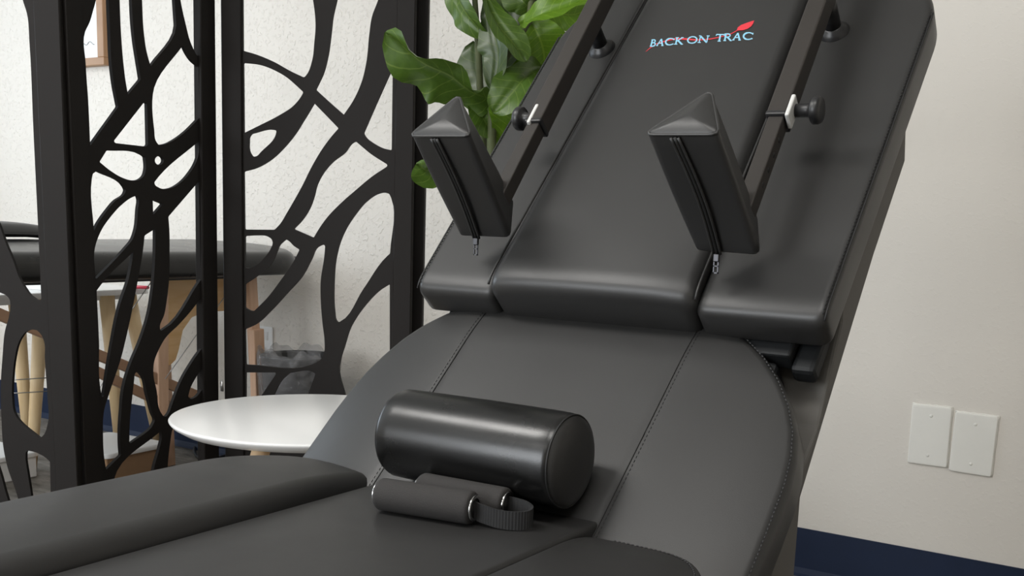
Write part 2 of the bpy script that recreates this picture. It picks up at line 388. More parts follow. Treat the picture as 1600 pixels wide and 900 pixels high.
# painted-over cover plates on the back wall
for k, (x0, x1, z0, z1, rot, lab) in enumerate(((-.626, -.534, .337, .483, .6, 'white painted blank wall plate, left one of the pair low on the wall'), (-.528, -.432, .331, .4755, -.6, 'white painted blank wall plate, right one of the pair low on the wall'))):
    cx, cz = (x0+x1)/2, (z0+z1)/2; a = R(rot)
    fr = Fr((cx, Y1, cz), (math.cos(a), 0, math.sin(a)), (-math.sin(a), 0, math.cos(a)), (0, -1, 0))
    wx, wz = (x1-x0)/2, (z1-z0)/2
    t = thing('wall_plate', lab, 'wall plate', (cx, Y1, cz), 'painted-over blank plates')
    obj('plate', cushion_bm(fr, round_poly([(-wx, -wz), (wx, -wz), (wx, wz), (-wx, wz)], .004), .0065, 0, .003, n=80, rings=8), M['plate'], t)
    obj('paint_ridge', path_bm([fr(wx*math.copysign(1, sx)*1.0+random.uniform(-.0008, .0008), s, .001) for sx, s in [(1, wz*(-1+2*i/14)) for i in range(15)]]+[fr(wx*(1-2*i/12), wz+random.uniform(-.001, .001), .001) for i in range(13)], .0022, n=6), M['plate'], t)
    for sz in (-.33, .33):
        obj('screw', lathe_bm(fr(0, wz*2*sz, .0055), fr.N, [(0, .004), (.0015, .0038), (.002, .002)], n=12), M['plate'], t)

# framed print on the back wall
PR = (-3.96, -3.607, 1.393, 2.2); fr = Fr((0, Y1, 0), (1, 0, 0), (0, 0, 1), (0, -1, 0))
t = thing('framed_print', 'light oak picture frame holding a mostly white print, hung behind the folding screen', 'picture', ((PR[0]+PR[1])/2, Y1, PR[2]))
bm = bmesh.new(); fw = .038
for q in ((PR[0], PR[1], PR[2], PR[2]+fw*.75), (PR[0], PR[1], PR[3]-fw*.75, PR[3]), (PR[0], PR[0]+fw, PR[2]+fw*.75, PR[3]-fw*.75), (PR[1]-fw, PR[1], PR[2]+fw*.75, PR[3]-fw*.75)):
    add_box(bm, fr, *q, 0.001, .035, bev=.002, seg=1)
bmesh.ops.recalc_face_normals(bm, faces=bm.faces); obj('frame', bm, M['frame'], t, False)
obj('print', box_bm(fr, PR[0]+fw, PR[1]-fw, PR[2]+fw*.75, PR[3]-fw*.75, .002, .012), M['paper'], t, False)
bm = bmesh.new()
for k in range(6):
    x = PR[1]-fw-.085-k*.033; add_path(bm, [fr(x+j*.008, PR[2]+.085+.006*math.sin(k*1.7+j), .0125) for j in range(6)], .0016, n=4)
obj('print_drawing', bm, M['ink'], t)

# wall outlet by the bin
fr = Fr((-2.53, Y1, .41), (1, 0, 0), (0, 0, 1), (0, -1, 0))
o_c = hit(416, 536, (0, Y1, 0), (0, 1, 0)); fr = Fr(o_c, (1, 0, 0), (0, 0, 1), (0, -1, 0))
t = thing('wall_outlet', 'white wall outlet with a black plug, above the rubbish bin', 'outlet', o_c)
obj('plate', cushion_bm(fr, round_poly([(-.036, -.058), (.036, -.058), (.036, .058), (-.036, .058)], .005), .006, 0, .003, n=60, rings=6), M['white_lid'], t)
obj('plug', box_bm(fr, -.034, -.004, -.04, -.012, .006, .034, bev=.004), M['plastic'], t)
obj('socket', box_bm(fr, -.014, .014, .012, .04, .005, .0075, bev=.001), M['white_trim'], t)

# ------------------------------------------------------------------ the treatment table (backrest, seat, upper board)
TX = -.676
HINGE = V((0, .9777, .58))
BK = Fr(HINGE, (1, 0, 0), (0, .7526, .6585), (0, -.6585, .7526))              # lower backrest frame: x, along, out
a47 = R(47)
UP = Fr((0, 1.1922, .8208), (1, 0, 0), (0, math.cos(a47), math.sin(a47)), (0, -math.sin(a47), math.cos(a47)))   # upper board
table = thing('treatment_table', 'black leather reclining treatment table with raised backrest, in front of the folding screen', 'treatment table', (TX, .55, 0))

# lower backrest cushion: rounded shoulders, convex wings
half = [(0, .330), (.06, .3298), (.11, .328), (.15, .324), (.185, .313), (.215, .297), (.243, .274), (.268, .247), (.288, .218), (.302, .188), (.310, .155), (.314, .12), (.315, .06), (.315, 0), (.315, -.05), (.311, -.064), (.300, -.072)]
out = [(TX+x, a) for x, a in half[::-1]]+[(TX-x, a) for x, a in half[1:]]
def hback(x, a):
    u = abs(x-TX); h = 0
    if u > .150: h -= .032*((u-.150)/.165)**2
    if a > .24: h -= .010*((a-.24)/.09)**2
    h -= .0010*math.exp(-((u-.150)/.004)**2)
    return h
bc = obj('backrest_cushion', cushion_bm(BK, out, 0, -.076, .010, hback, n=240, rings=70), M['leather'], table)
for s in (-1, 1):
    pts = [BK(TX+s*.150, a, hback(TX+s*.150, a)+.0007) for a in [-.05+.37*i/40 for i in range(41)]]
    sub('seam', path_bm(pts, .0007, n=6), M['seam'], bc)
    pts = [BK(TX+s*.1545, a, hback(TX+s*.1545, a)+.0002) for a in [-.05+.37*i/60 for i in range(61)]]
    tag(sub('stitching', stitches_bm(pts, r=.00045), M['seam'], bc), kind='stuff')
ol = resample([(TX+(x-TX)*.985, a-.002) for x, a in out if x > TX+.13], 140, False)
pts = [BK(p.x, p.y, hback(p.x, p.y)+.0003) for p in ol]
tag(sub('edge_stitching', stitches_bm(pts, .0052, .0034, .0009), M['thread'], bc), kind='stuff')
sub('piping', path_bm([BK(TX+(p.x-TX)*.997, p.y, hback(p.x, p.y)-.0045) for p in ol], .0016, n=6), M['leather'], bc)
obj('backrest_board', prism_bm([BK(TX-.25, a, h) for a, h in ((-.03, -.076), (.25, -.076), (.25, -.084), (-.03, -.084))], (.50, 0, 0), .002), M['plastic'], table, False)

# seat cushions
def seat_fr(z): return Fr((0, 0, z), (1, 0, 0), (0, 1, 0), (0, 0, 1))
def hseat_l(x, y):
    h = -.010*((x+.925)/.1)**2
    if y > .86: h -= .010*((y-.86)/.12)**2
    return h
sl = obj('seat_cushion', cushion_bm(seat_fr(0), round_poly([(-1.022, -.25), (-.831, -.25), (-.831, 1.0), (-.95, 1.0), (-1.022, .92)], [.03, .03, .024, .04, .05]), .607, .53, .020, hseat_l, n=220, rings=24), M['leather'], table)
def hseat_c(x, y): return -.007*max(0, (-.72-x)/.11)**2
sc_ = obj('seat_cushion', cushion_bm(seat_fr(0), round_poly([(-.829, -.25), (-.5265, -.25), (-.5265, 1.01), (-.829, 1.01)], [.01, .008, .008, .02]), .5875, .52, .006, hseat_c, n=220, rings=24), M['leather'], table)
def hseat_r(x, y):
    return -.0004-.012*max(0, (x+.45)/.09)**2-.014*max(0, (y-.90)/.08)**2
sr = obj('seat_cushion', cushion_bm(seat_fr(0), round_poly([(-.526, -.25), (-.366, -.25), (-.366, .90), (-.41, .965), (-.50, .995), (-.526, 1.01)], [.009, .03, .04, .035, .02, .009]), .5875, .52, .007, hseat_r, n=220, rings=24), M['leather'], table)
pts = resample(round_poly([(-.374, -.2), (-.374, .897), (-.414, .954), (-.5, .967)], [0, .04, .035, 0]), 120, False)
tag(sub('stitching', stitches_bm([V((p.x, p.y, .5882+hseat_r(p.x, p.y))) for p in pts], .0055, .0035, .0008), M['thread'], sr), kind='stuff')

# base
obj('seat_frame', box_bm(WORLD, -1.0, -.39, -.22, .90, .47, .525, bev=.006), M['plastic'], table)
obj('base_pedestal', box_bm(WORLD, -.96, -.392, .15, 1.165, .06, .47, bev=.012), M['shroud'], table)
obj('base_foot', box_bm(WORLD, -.99, -.40, .05, 1.16, 0, .06, bev=.01), M['plastic'], table)
# tall grey shroud behind the backrest and the upper board
prof = [(.62, -.0475), (.437, -.0475), (.341, -.0500), (.316, -.101), (.158, -.1045), (.0, -.118), (-.173, -.134)]
pts = [UP(-.925, a, h) for a, h in prof]
pts += [V((-.925, 1.172, .47)), V((-.925, 1.02, .47)), BK(-.925, -.02, -.078), BK(-.925, .30, -.078), UP(-.925, .02, -.0485), UP(-.925, .3, -.0475)]
pts = pts[1:]
upper = UP(-.925, .62, -.0475)
pl = [UP(-.925, .30, -.0478), UP(-.925, .437, -.0478), UP(-.925, .437, -.060), UP(-.925, .341, -.0620)]+[UP(-.925, a, h) for a, h in prof[3:]]+[V((-.925, 1.172, .47)), V((-.925, 1.03, .47)), BK(-.925, -.0, -.085), BK(-.925, .24, -.085), UP(-.925, .03, -.075), UP(-.925, .05, -.0478)]
obj('backrest_shroud', prism_bm(pl, (.549, 0, 0), .004), M['shroud'], table, False)
bm = bmesh.new()
add_box(bm, UP, -.89, -.41, -.045, .03, -.075, -.048, bev=.003); add_box(bm, UP, -.87, -.425, -.10, -.045, -.12, -.06, bev=.006); add_box(bm, UP, -.41, -.382, -.055, .02, -.085, -.06, bev=.006)
obj('hinge_bracket', bm, M['dark_metal'], table, False)

# upper board: two side panels and the raised centre panel
def end_drop(a, a0, w=.030, d=.012):
    t = max(0, 1-(a-a0)/w); return -d*(1-math.sqrt(max(0, 1-t*t)))
AB, AT = -.030, .70
lp = round_poly([(-.925, AB), (-.8, AB), (-.8, AT), (-.86, AT), (-.885, .575), (-.925, .49)], [.016, .014, .014, .02, .04, .03])
rp = round_poly([(-.52, AB), (-.367, AB), (-.367, .49), (-.407, .575), (-.432, AT), (-.52, AT)], [.014, .016, .03, .04, .02, .014])
cp = round_poly([(-.803, AB), (-.517, AB), (-.545, AT), (-.788, AT)], [.018, .018, .018, .018])
for nm, ou, top, rr, lab in (('side_panel', lp, 0, .010, 0), ('side_panel', rp, 0, .010, 1)):
    hf = (lambda x, a: end_drop(a, AB))
    o = obj(nm, cushion_bm(UP, ou, top, -.0475, rr, hf, n=260, rings=40), M['leather'], table)
    xs = -.9205 if lab == 0 else -.3715
    pts = [UP(xs, a, hf(xs, a)-.0005) for a in [AB+.012+(.50-AB)*i/90 for i in range(86)]]
    tag(sub('edge_stitching', stitches_bm(pts, .0055, .0034, .0009), M['seam'], o), kind='stuff')
    sub('edge_seam', path_bm([UP(xs+(.0028 if lab else -.0028), a, hf(xs, a)-.0022) for a in [AB+.006+(.50-AB)*i/60 for i in range(58)]], .0013, n=6), M['seam'], o)
def hcen(x, a): return end_drop(a, AB, .034, .016)-.006*min(1, abs((x+.66)/.135))**4
cpn = obj('centre_panel', cushion_bm(UP, cp, .022, -.0475, .014, hcen, n=300, rings=50), M['leather'], table)
for s in (-1, 1):
    e = [(-.660+s*(.1432-.012*(a-AB)/(AT-AB)), a) for a in [AB+.01+.6*i/60 for i in range(61)]]
    sub('piping', path_bm([UP(x-(.0 if s > 0 else .0), a, .012+end_drop(a, AB, .034, .016)) for x, a in e], .0016, n=6), M['leather'], cpn)

# support arms with their knobs, clamps and posts
for side, (ax, end, lo) in enumerate(((-.8125, .207, .07), (-.4785, .211, .06))):
    s = -1 if side == 0 else 1
    k_ = V((-.045, 0, 0)); AF = Fr(UP.o+V((.045*end, 0, 0)), UP.X, UP.A+k_, UP.N)
    arm = obj('support_arm', box_bm(AF, ax-.0120, ax+.0120, end, .66, .047, .075, bev=.0018), M['tube'], table, False)
    sub('inner_bar', box_bm(AF, ax-.0095, ax+.0095, lo, end+.01, .0505, .0715, bev=.0015), M['tube'], arm, False)
    sub('sleeve_collar', box_bm(AF, ax-.0126, ax+.0126, end-.001, end+.006, .046, .0758, bev=.002), M['plastic'], arm, False)
    kx = ax+(.0118 if side else -.0068)
    kc = kx if side else kx+.0045
    sub('clamp', box_bm(AF, min(kc, kc+s*.0055), max(kc, kc+s*.0055), end-.004, end+.032, .054, .0765, bev=.002), M['clamp'], arm, False)
    sub('locking_knob', lathe_bm(AF(kx+s*(.006 if side else .001), end+.019, .062), V((s, 0, 0)), [(0, .0080), (.014, .0080), (.0185, .009), (.0195, .0145), (.0215, .0162), (.0275, .0162), (.030, .0145), (.0302, .008)], n=28), M['plastic'], arm)
    pa, px_ = ((.443, -.832), (.451, -.488))[side]
    sub('mounting_post', lathe_bm(UP(px_, pa, .0), UP.N, [(0, .011), (.035, .0105), (.052, .0105)], n=20), M['plastic'], arm)
    sub('mounting_collar', lathe_bm(UP(px_, pa, -.002), UP.N, [(0, .0205), (.003, .0205), (.0045, .0185), (.0055, .0185), (.0068, .0160), (.0085, .0155), (.0092, .0130), (.011, .0125), (.0115, .0095)], n=36), M['plastic'], arm)
    if side == 1:
        bm = bmesh.new()
        for k in range(4): add_lathe(bm, AF(ax+.0094, end-.03-k*.024, .061), V((1, 0, 0)), [(0, .0035), (.0004, .0035)], n=12)
        sub('adjustment_hole', bm, M['seam'], arm)

# triangular shoulder pads that stand out from the board on the arms
PADS = (([(-.861, .030), (-.778, .031), (-.805, .098)], [(-.870, .054), (-.777, .053), (-.832, .126)], .040, .190),
        ([(-.527, .0255), (-.445, .023), (-.468, .084)], [(-.549, .050), (-.463, .049), (-.495, .117)], .040, .192))
for bot3, top3, hb, ht in PADS:
    nseg = 16; per = 24; bm = bmesh.new(); rings = []
    def tri(tri3, infl, rnd):
        p = [V(q) for q in tri3]; c = (p[0]+p[1]+p[2])/3
        o = round_poly([tuple(q) for q in p], rnd, 5); o = resample([tuple(q) for q in o], 48)
        # bulge sides a little
        res = []
        for q in o: res.append(c+(q-c)*(1+infl*math.sin(1.0)))
        return res, c
    lev = [(-.003, .90), (0, .965), (.012, 1.0)]+[(t, 1.0) for t in [.1*i for i in range(1, 10)]]+[(.985, 1.0), (1.0, .985), (1.012, .93)]
    for t, sc1 in lev:
        tt = min(1, max(0, t)); tr = [tuple(V(a).lerp(V(b_), tt)) for a, b_ in zip(bot3, top3)]
        o, c = tri(tr, .03*math.sin(math.pi*tt), .009)
        rings.append([bm.verts.new(UP((c+(q-c)*sc1).x, (c+(q-c)*sc1).y, hb+(ht-hb)*t)) for q in o])
    for a, b_ in zip(rings, rings[1:]):
        for i in range(48): bm.faces.new((a[i], a[(i+1) % 48], b_[(i+1) % 48], b_[i]))
    for rg, flip in ((rings[0], 1), (rings[-1], 0)):
        c = sum((v.co for v in rg), V((0, 0, 0)))/48+UP.N*(.004 if not flip else -.002); cv = bm.verts.new(c)
        for i in range(48): bm.faces.new((rg[i], rg[(i+1) % 48], cv))
    bmesh.ops.recalc_face_normals(bm, faces=bm.faces)
    pad = obj('shoulder_pad', bm, M['leather'], table)
    # piping around the top triangle
    o, c = tri(top3, .0, .010)
    sub('piping', path_bm([UP(q.x, q.y, ht-.0005) for q in o], .0018, n=8, closed=True), M['leather'], pad)
    # zipper on the face turned to the viewer
    zt, zb = V(top3[0]).lerp(V(top3[1]), .42), V(bot3[0]).lerp(V(bot3[1]), .38)
    zp = []
    for i in range(25):
        t = i/24; q = zt.lerp(zb, t); bul = .0035+.004*math.sin(math.pi*t)*.5
        zp.append((q.x+.006*math.sin(math.pi*t), q.y-bul+.0012, ht-.002+(hb-ht)*t+.002*t))
    bmz = bmesh.new()
    for dx in (-.0042, .0042): add_path(bmz, [UP(x+dx, y-.0006, h) for x, y, h in zp], .0017, n=6)
    sub('zipper_flap', bmz, M['leather'], pad)
    sub('zipper', path_bm([UP(*q) for q in zp], .0022, n=6), M['seam'], pad)
    x, y, h = zp[-1]
    bmz = bmesh.new(); base = UP(x, y-.004, h-.002)
    dn = V((0, 0, -1)); rt = V((1, 0, 0)); ou = dn.cross(rt)
    fz = Fr(base, rt, dn, (0, -1, 0))
    add_box(bmz, fz, -.0035, .0035, -.004, .005, -.002, .002, bev=.001)
    add_box(bmz, fz, -.0032, -.0018, .004, .018, -.0008, .0008); add_box(bmz, fz, .0018, .0032, .004, .018, -.0008, .0008)
    add_box(bmz, fz, -.0032, .0032, .0165, .018, -.0008, .0008); add_box(bmz, fz, -.0032, .0032, .009, .0102, -.0008, .0008)
    sub('zipper_pull', bmz, mat('dark_zip_metal', (.07, .07, .075), .4, metal=1), pad, False)

# printed emblem on the centre panel (flat lettering)
KX, KA = 1.177e-4, 1.69e-4
def lg(X, Y):
    da = (395-(X-115)*.082-Y)*KA
    x = -.736+(X-115)*KX-.314*da; a = .4146+(X-115)*KX*.0203+da
    return x, a
def stroke(bm, pts, wd, h):
    """flat ribbon of changing width; pts in picture units of the emblem"""
    pts = [V(p) for p in pts]; n = len(pts); L = []; R2 = []
    for i, p in enumerate(pts):
        d = (pts[min(i+1, n-1)]-pts[max(i-1, 0)]).normalized(); nn_ = V((-d.y, d.x))
        ww = wd[i] if isinstance(wd, (list, tuple)) else wd
        for s, lst in ((1, L), (-1, R2)):
            q = p+nn_*ww*.5*s; x, a = lg(q.x, q.y); lst.append(bm.verts.new(UP(x, a, .0224+h+hcen(x, a))))
    for i in range(n-1): bm.faces.new((L[i], L[i+1], R2[i+1], R2[i]))
def arc(cx, cy, rx, ry, a0, a1, n=14): return [(cx+rx*math.cos(R(a0+(a1-a0)*i/n)), cy-ry*math.sin(R(a0+(a1-a0)*i/n))) for i in range(n+1)]
def letter(ch, X, W, Y0_, H_):
    P = lambda pts: [(X+px*W+(py)*H_*.16, Y0_-py*H_) for px, py in pts]
    A_ = lambda *q: [((X+px*W+py*H_*.16), Y0_-py*H_) for px, py in [((c_[0]), (c_[1])) for c_ in q[0]]]
    def ar(cx, cy, rx, ry, a0, a1): return [(cx+rx*math.cos(R(a0+(a1-a0)*i/14)), cy+ry*math.sin(R(a0+(a1-a0)*i/14))) for i in range(15)]
    TH, TN, SF = 15, 8, 6
    s = []
    if ch == 'B': s = [([(.2, 0), (.2, 1)], TH), ([(0, 0), (.4, 0)], SF), ([(0, 1), (.4, 1)], SF), ([(.2, 1)]+ar(.45, .77, .33, .23, 90, -90)+[(.2, .54)], TN+2), ([(.2, .54)]+ar(.5, .27, .42, .27, 90, -90)+[(.2, 0)], TN+3)]
    if ch == 'A': s = [([(.08, 0), (.5, 1.02)], TN), ([(.5, 1.02), (.9, 0)], TH), ([(.26, .36), (.74, .36)], SF+1), ([(-.05, 0), (.25, 0)], SF), ([(.72, 0), (1.05, 0)], SF)]
    if ch == 'C': s = [(ar(.56, .5, .50, .5, 38, 322), [SF]+[9]*3+[TH]*7+[9]*3+[SF]), ([(.97, .98), (.95, .72)], SF), ([(.97, .05), (.95, .2)], SF)]
    if ch == 'K': s = [([(.2, 0), (.2, 1)], TH), ([(0, 0), (.4, 0)], SF), ([(0, 1), (.4, 1)], SF), ([(.25, .45), (.85, 1)], TN), ([(.38, .55), (.95, 0)], TH), ([(.68, 1), (1, 1)], SF), ([(.8, 0), (1.08, 0)], SF)]
    if ch == 'O': s = [(ar(.5, .5, .5, .5, 0, 360), [14, 13, 10, 8, 8, 10, 13, 15, 13, 10, 8, 8, 10, 13, 14])]
    if ch == 'N': s = [([(.15, 0), (.15, 1)], TN), ([(.12, 1), (.88, 0)], TH), ([(.88, 0), (.88, 1)], TN), ([(0, 0), (.3, 0)], SF), ([(0, 1), (.2, 1)], SF), ([(.74, 1), (1.03, 1)], SF)]
    if ch == 'T': s = [([(.5, 0), (.5, 1)], TH), ([(0, 1), (1, 1)], SF+3), ([(.3, 0), (.7, 0)], SF), ([(.02, 1), (0, .78)], SF), ([(.98, 1), (1, .78)], SF)]
    if ch == 'R': s = [([(.18, 0), (.18, 1)], TH), ([(0, 0), (.36, 0)], SF), ([(0, 1), (.36, 1)], SF), ([(.18, 1)]+ar(.42, .76, .3, .24, 90, -90)+[(.18, .52)], TN+2), ([(.42, .52), (.92, 0)], TH), ([(.8, 0), (1.05, 0)], SF)]
    return [(P(p), wd) for p, wd in s]
bl, bw = bmesh.new(), bmesh.new()
for ch, xa, xb in (('B', 118, 190), ('A', 205, 295), ('C', 310, 425), ('K', 435, 540), ('O', 600, 715), ('N', 733, 862), ('T', 950, 1050), ('R', 1050, 1150), ('A', 1163, 1258), ('C', 1280, 1398)):
    yb = 392-(xa-115)*.082
    for p, wd in letter(ch, xa, xb-xa, yb, 84):
        w1 = [q+5 for q in wd] if isinstance(wd, list) else wd+5
        if isinstance(wd, list) and len(wd) != len(p): wd = 11; w1 = 16
        stroke(bw, p, w1, .00025); stroke(bl, p, wd, .0004)
br = bmesh.new()
stroke(br, [(70, 460), (130, 408), (200, 362), (300, 330), (380, 306), (450, 296), (530, 295), (600, 300), (700, 308), (800, 306), (900, 294), (1000, 272), (1080, 250), (1150, 225), (1215, 186)],
       [4, 10, 12, 16, 20, 22, 22, 20, 16, 13, 12, 11, 10, 9, 8], .0001)
lf = [(1210, 190), (1222, 150), (1262, 118), (1320, 95), (1380, 72), (1420, 60), (1408, 95), (1385, 132), (1340, 165), (1290, 183), (1240, 186)]
vs = []
for q in lf:
    x, a = lg(*q); vs.append(br.verts.new(UP(x, a, .0227+hcen(x, a))))
br.faces.new(vs)
sub('emblem_swoosh', br, M['logo_red'], cpn, False); sub('emblem_outline', bw, M['logo_white'], cpn, False); sub('emblem_lettering', bl, M['logo_blue'], cpn, False)

# ------------------------------------------------------------------ bolster and hand grips on the seat
BR = .0505; bx0, bx1 = -.786, -.560
bax = BK(0, .046, BR+.001)
bol = thing('roll_bolster', 'glossy black leather roll pillow lying against the backrest', 'bolster', (-.68, bax.y, bax.z-BR))
prof = [(-.004, .0), (-.003, BR*.55), (0, BR*.85), (.003, BR*.965), (.0075, BR), (.02, BR*1.005), (.12, BR*1.02), (bx1-bx0-.02, BR*1.01), (bx1-bx0-.006, BR*1.0), (bx1-bx0-.001, BR*.975), (bx1-bx0+.0005, BR*.95)]
bm = bmesh.new(); add_lathe(bm, (bx0, bax.y, bax.z), (1, .00, .00), prof, n=64, caps=False)
bmesh.ops.recalc_face_normals(bm, faces=bm.faces)
body = obj('cover', bm, M['leather_gloss'], bol)
bm = bmesh.new(); add_lathe(bm, (bx1, bax.y, bax.z), (1, 0, 0), [(-.001, BR*.965), (.003, BR*.93), (.006, BR*.8), (.009, BR*.5), (.010, BR*.2), (.0102, .0)], n=64, caps=False)
bmesh.ops.recalc_face_normals(bm, faces=bm.faces); obj('end_cap', bm, M['leather'], bol)
pts = [V((bx1+.0005, bax.y+BR*.968*math.cos(t), bax.z+BR*.968*math.sin(t))) for t in [2*math.pi*i/64 for i in range(64)]]
obj('seam', path_bm(pts, .0011, n=6, closed=True), M['seam'], bol)
grip = thing('traction_hand_grips', 'two charcoal foam hand grips on a webbing strap, in front of the roll pillow', 'hand grips', (-.67, .91, .58))
def grip_part(p0, p1, r=.0172):
    p0, p1 = V(p0), V(p1); d = (p1-p0); L = d.length; d = d/L
    g = obj('foam_grip', lathe_bm(p0, d, [(0, r*.55), (.0005, r*.9), (.003, r*.985), (.006, r), (L-.006, r), (L-.003, r*.985), (L-.0005, r*.9), (L, r*.55)], n=40), M['foam'], grip)
    for q, dd in ((p0, -d), (p1, d)):
        bm = bmesh.new(); add_lathe(bm, q-dd*.001, dd, [(0, r*.72), (.0022, r*.80), (.003, r*.74), (.0028, r*.60)], n=32, caps=False); bmesh.ops.recalc_face_normals(bm, faces=bm.faces)
        sub('ring', bm, M['chrome'], g)
        sub('core', lathe_bm(q-dd*.002, dd, [(0, r*.62), (.0025, r*.62)], n=24), M['seam'], g)
    return g
grip_part((-.731, .877, .6055), (-.621, .8935, .6055)); grip_part((-.712, .9245, .6055), (-.6035, .9285, .6055))
# webbing loop, ribbed ribbon standing on edge
cp_ = [(-.640, .8995, .604), (-.625, .9025, .603), (-.612, .9035, .601), (-.600, .905, .599), (-.588, .9085, .598), (-.577, .915, .598), (-.571, .924, .599), (-.574, .933, .601), (-.585, .9385, .603), (-.598, .9392, .604), (-.612, .938, .6045)]
cp_ = [(a+.003, b_-.0085, c) for a, b_, c in cp_]; pts = []
for i in range(len(cp_)-1):
    p0, p1, p2, p3 = [V(cp_[max(0, min(len(cp_)-1, k))]) for k in (i-1, i, i+1, i+2)]
    for j in range(8):
        t = j/8; pts.append(.5*((2*p1)+(p2-p0)*t+(2*p0-5*p1+4*p2-p3)*t*t+(-p0+3*p1-3*p2+p3)*t**3))
pts.append(V(cp_[-1])); bm = bmesh.new(); rows = []
for i, p in enumerate(pts):
    d = (pts[min(i+1, len(pts)-1)]-pts[max(i-1, 0)]).normalized(); sd = d.cross(V((0, 0, 1))).normalized()
    rib = .0004 if i % 2 else 0
    up_ = V((0, 0, 1)); hw = .0095
    rows.append([bm.verts.new(p+up_*hw*a_+sd*b_*(.0009+rib)) for a_, b_ in ((-1, -1), (1, -1), (1, 1), (-1, 1))])
for a, b_ in zip(rows, rows[1:]):
    for k in range(4): bm.faces.new((a[k], a[(k+1) % 4], b_[(k+1) % 4], b_[k]))
bm.faces.new(rows[0]); bm.faces.new(rows[-1]); bmesh.ops.recalc_face_normals(bm, faces=bm.faces)
obj('strap', bm, M['web'], grip, False)

# ------------------------------------------------------------------ round side table
tc_ = V((-1.478, 1.566, 0)); TR, TZ = .268, .5
rt = thing('round_side_table', 'round white side table with wooden legs, beside the treatment table', 'side table', tc_)
obj('table_top', lathe_bm(tc_, (0, 0, 1), [(TZ-.021, .0), (TZ-.021, TR-.028), (TZ-.019, TR-.020), (TZ-.010, TR-.005), (TZ-.006, TR-.0015), (TZ-.003, TR), (TZ-.0008, TR-.0015), (TZ, TR-.005), (TZ, .0)], n=96, caps=False), M['white_top'], rt)
obj('under_frame', lathe_bm(tc_, (0, 0, 1), [(TZ-.045, .0), (TZ-.045, .10), (TZ-.021, .105)], n=40, caps=False), M['beech'], rt)
for k in range(3):
    a = R(-20+120*k+0); d = V((math.cos(a), math.sin(a), 0))
    p0 = tc_+d*.085+V((0, 0, TZ-.022)); p1 = tc_+d*.215
    obj('leg', lathe_bm(p1, p0-p1, [(0, .010), (.01, .0115), ((p0-p1).length*.6, .0165), ((p0-p1).length, .0185)], n=20), M['beech'], rt)

# ------------------------------------------------------------------ folding screen
PA, PC, PE = dep(104, 330, 2.15), dep(341, 330, 2.55), dep(655, 330, 2.50)
for p in (PA, PC, PE): p.z = 0
d02 = (PE-PC).normalized(); PZ = PA-d02*.45
screen = thing('folding_screen', 'dark brown folding screen with organic branching cut-outs, behind the treatment table', 'room divider', (PC.x, PC.y, 0))
HS = 1.78
def panel(pl, pr, holes, posts, extra, flip):
    """holes and posts are outlines seen in the frame, put on the panel's own upright plane"""
    d = (pr-pl).normalized(); nrm = d.cross(V((0, 0, 1))).normalized()
    if nrm.dot(EYEP-pl) < 0: nrm = -nrm
    L = (pr-pl).length
    def uv(px, py):
        q = hit(px, py, pl+nrm*.004, nrm)-pl; return (q.dot(d), q.z)
    def uvp(px, py):
        q = hit(px, py, pl+nrm*.011, nrm)-pl; return (q.dot(d), q.z)
    cu = bpy.data.curves.new('sheet', 'CURVE'); cu.dimensions = '2D'; cu.fill_mode = 'BOTH'; cu.extrude = .004
    def spl(pts):
        s = cu.splines.new('POLY'); s.points.add(len(pts)-1)
        for i, p in enumerate(pts): s.points[i].co = (p[0], p[1], 0, 1)
        s.use_cyclic_u = True
    spl([(.016, .05), (L-.016, .05), (L-.016, HS-.03), (.016, HS-.03)])
    for h in holes: spl([uv(p.x, p.y) for p in smooth_closed(h)])
    for h in extra: spl([tuple(p) for p in round_poly(h, .02)])
    tmp = bpy.data.objects.new('tmp', cu); col.objects.link(tmp)
    dg = bpy.context.evaluated_depsgraph_get(); me = bpy.data.meshes.new_from_object(tmp.evaluated_get(dg))
    bpy.data.objects.remove(tmp)
    T = Matrix((( d.x, 0, nrm.x, pl.x), (d.y, 0, nrm.y, pl.y), (0, 1, 0, 0), (0, 0, 0, 1)))
    me.transform(T); me.materials.clear(); me.materials.append(M['screen'])
    bm = bmesh.new(); bm.from_mesh(me); bmesh.ops.remove_doubles(bm, verts=bm.verts, dist=1e-5); bmesh.ops.recalc_face_normals(bm, faces=bm.faces)
    sh = obj('cutout_sheet', bm, M['screen'], screen, False)
    fr = Fr(pl, d, (0, 0, 1), nrm)
    for (l0, l1, r0, r1) in posts:   # left edge at two heights, right edge at two heights
        def at_z(e0, e1, z):
            a, b_ = uvp(*e0), uvp(*e1); t = (z-a[1])/(b_[1]-a[1]); return a[0]+(b_[0]-a[0])*t
        q = [(at_z(l0, l1, 0), 0), (at_z(r0, r1, 0), 0), (at_z(r0, r1, HS), HS), (at_z(l0, l1, HS), HS)]
        obj('post', prism_bm([fr(x, z, -.011) for x, z in q], nrm*.022, .0018, 1), M['screen'], screen, False)
    for z0, z1 in ((.03, .07), (HS-.05, HS-.01)):
        obj('rail', box_bm(fr, .03, L-.03, z0, z1, -.010, .010, bev=.0015, seg=1), M['screen'], screen, False)
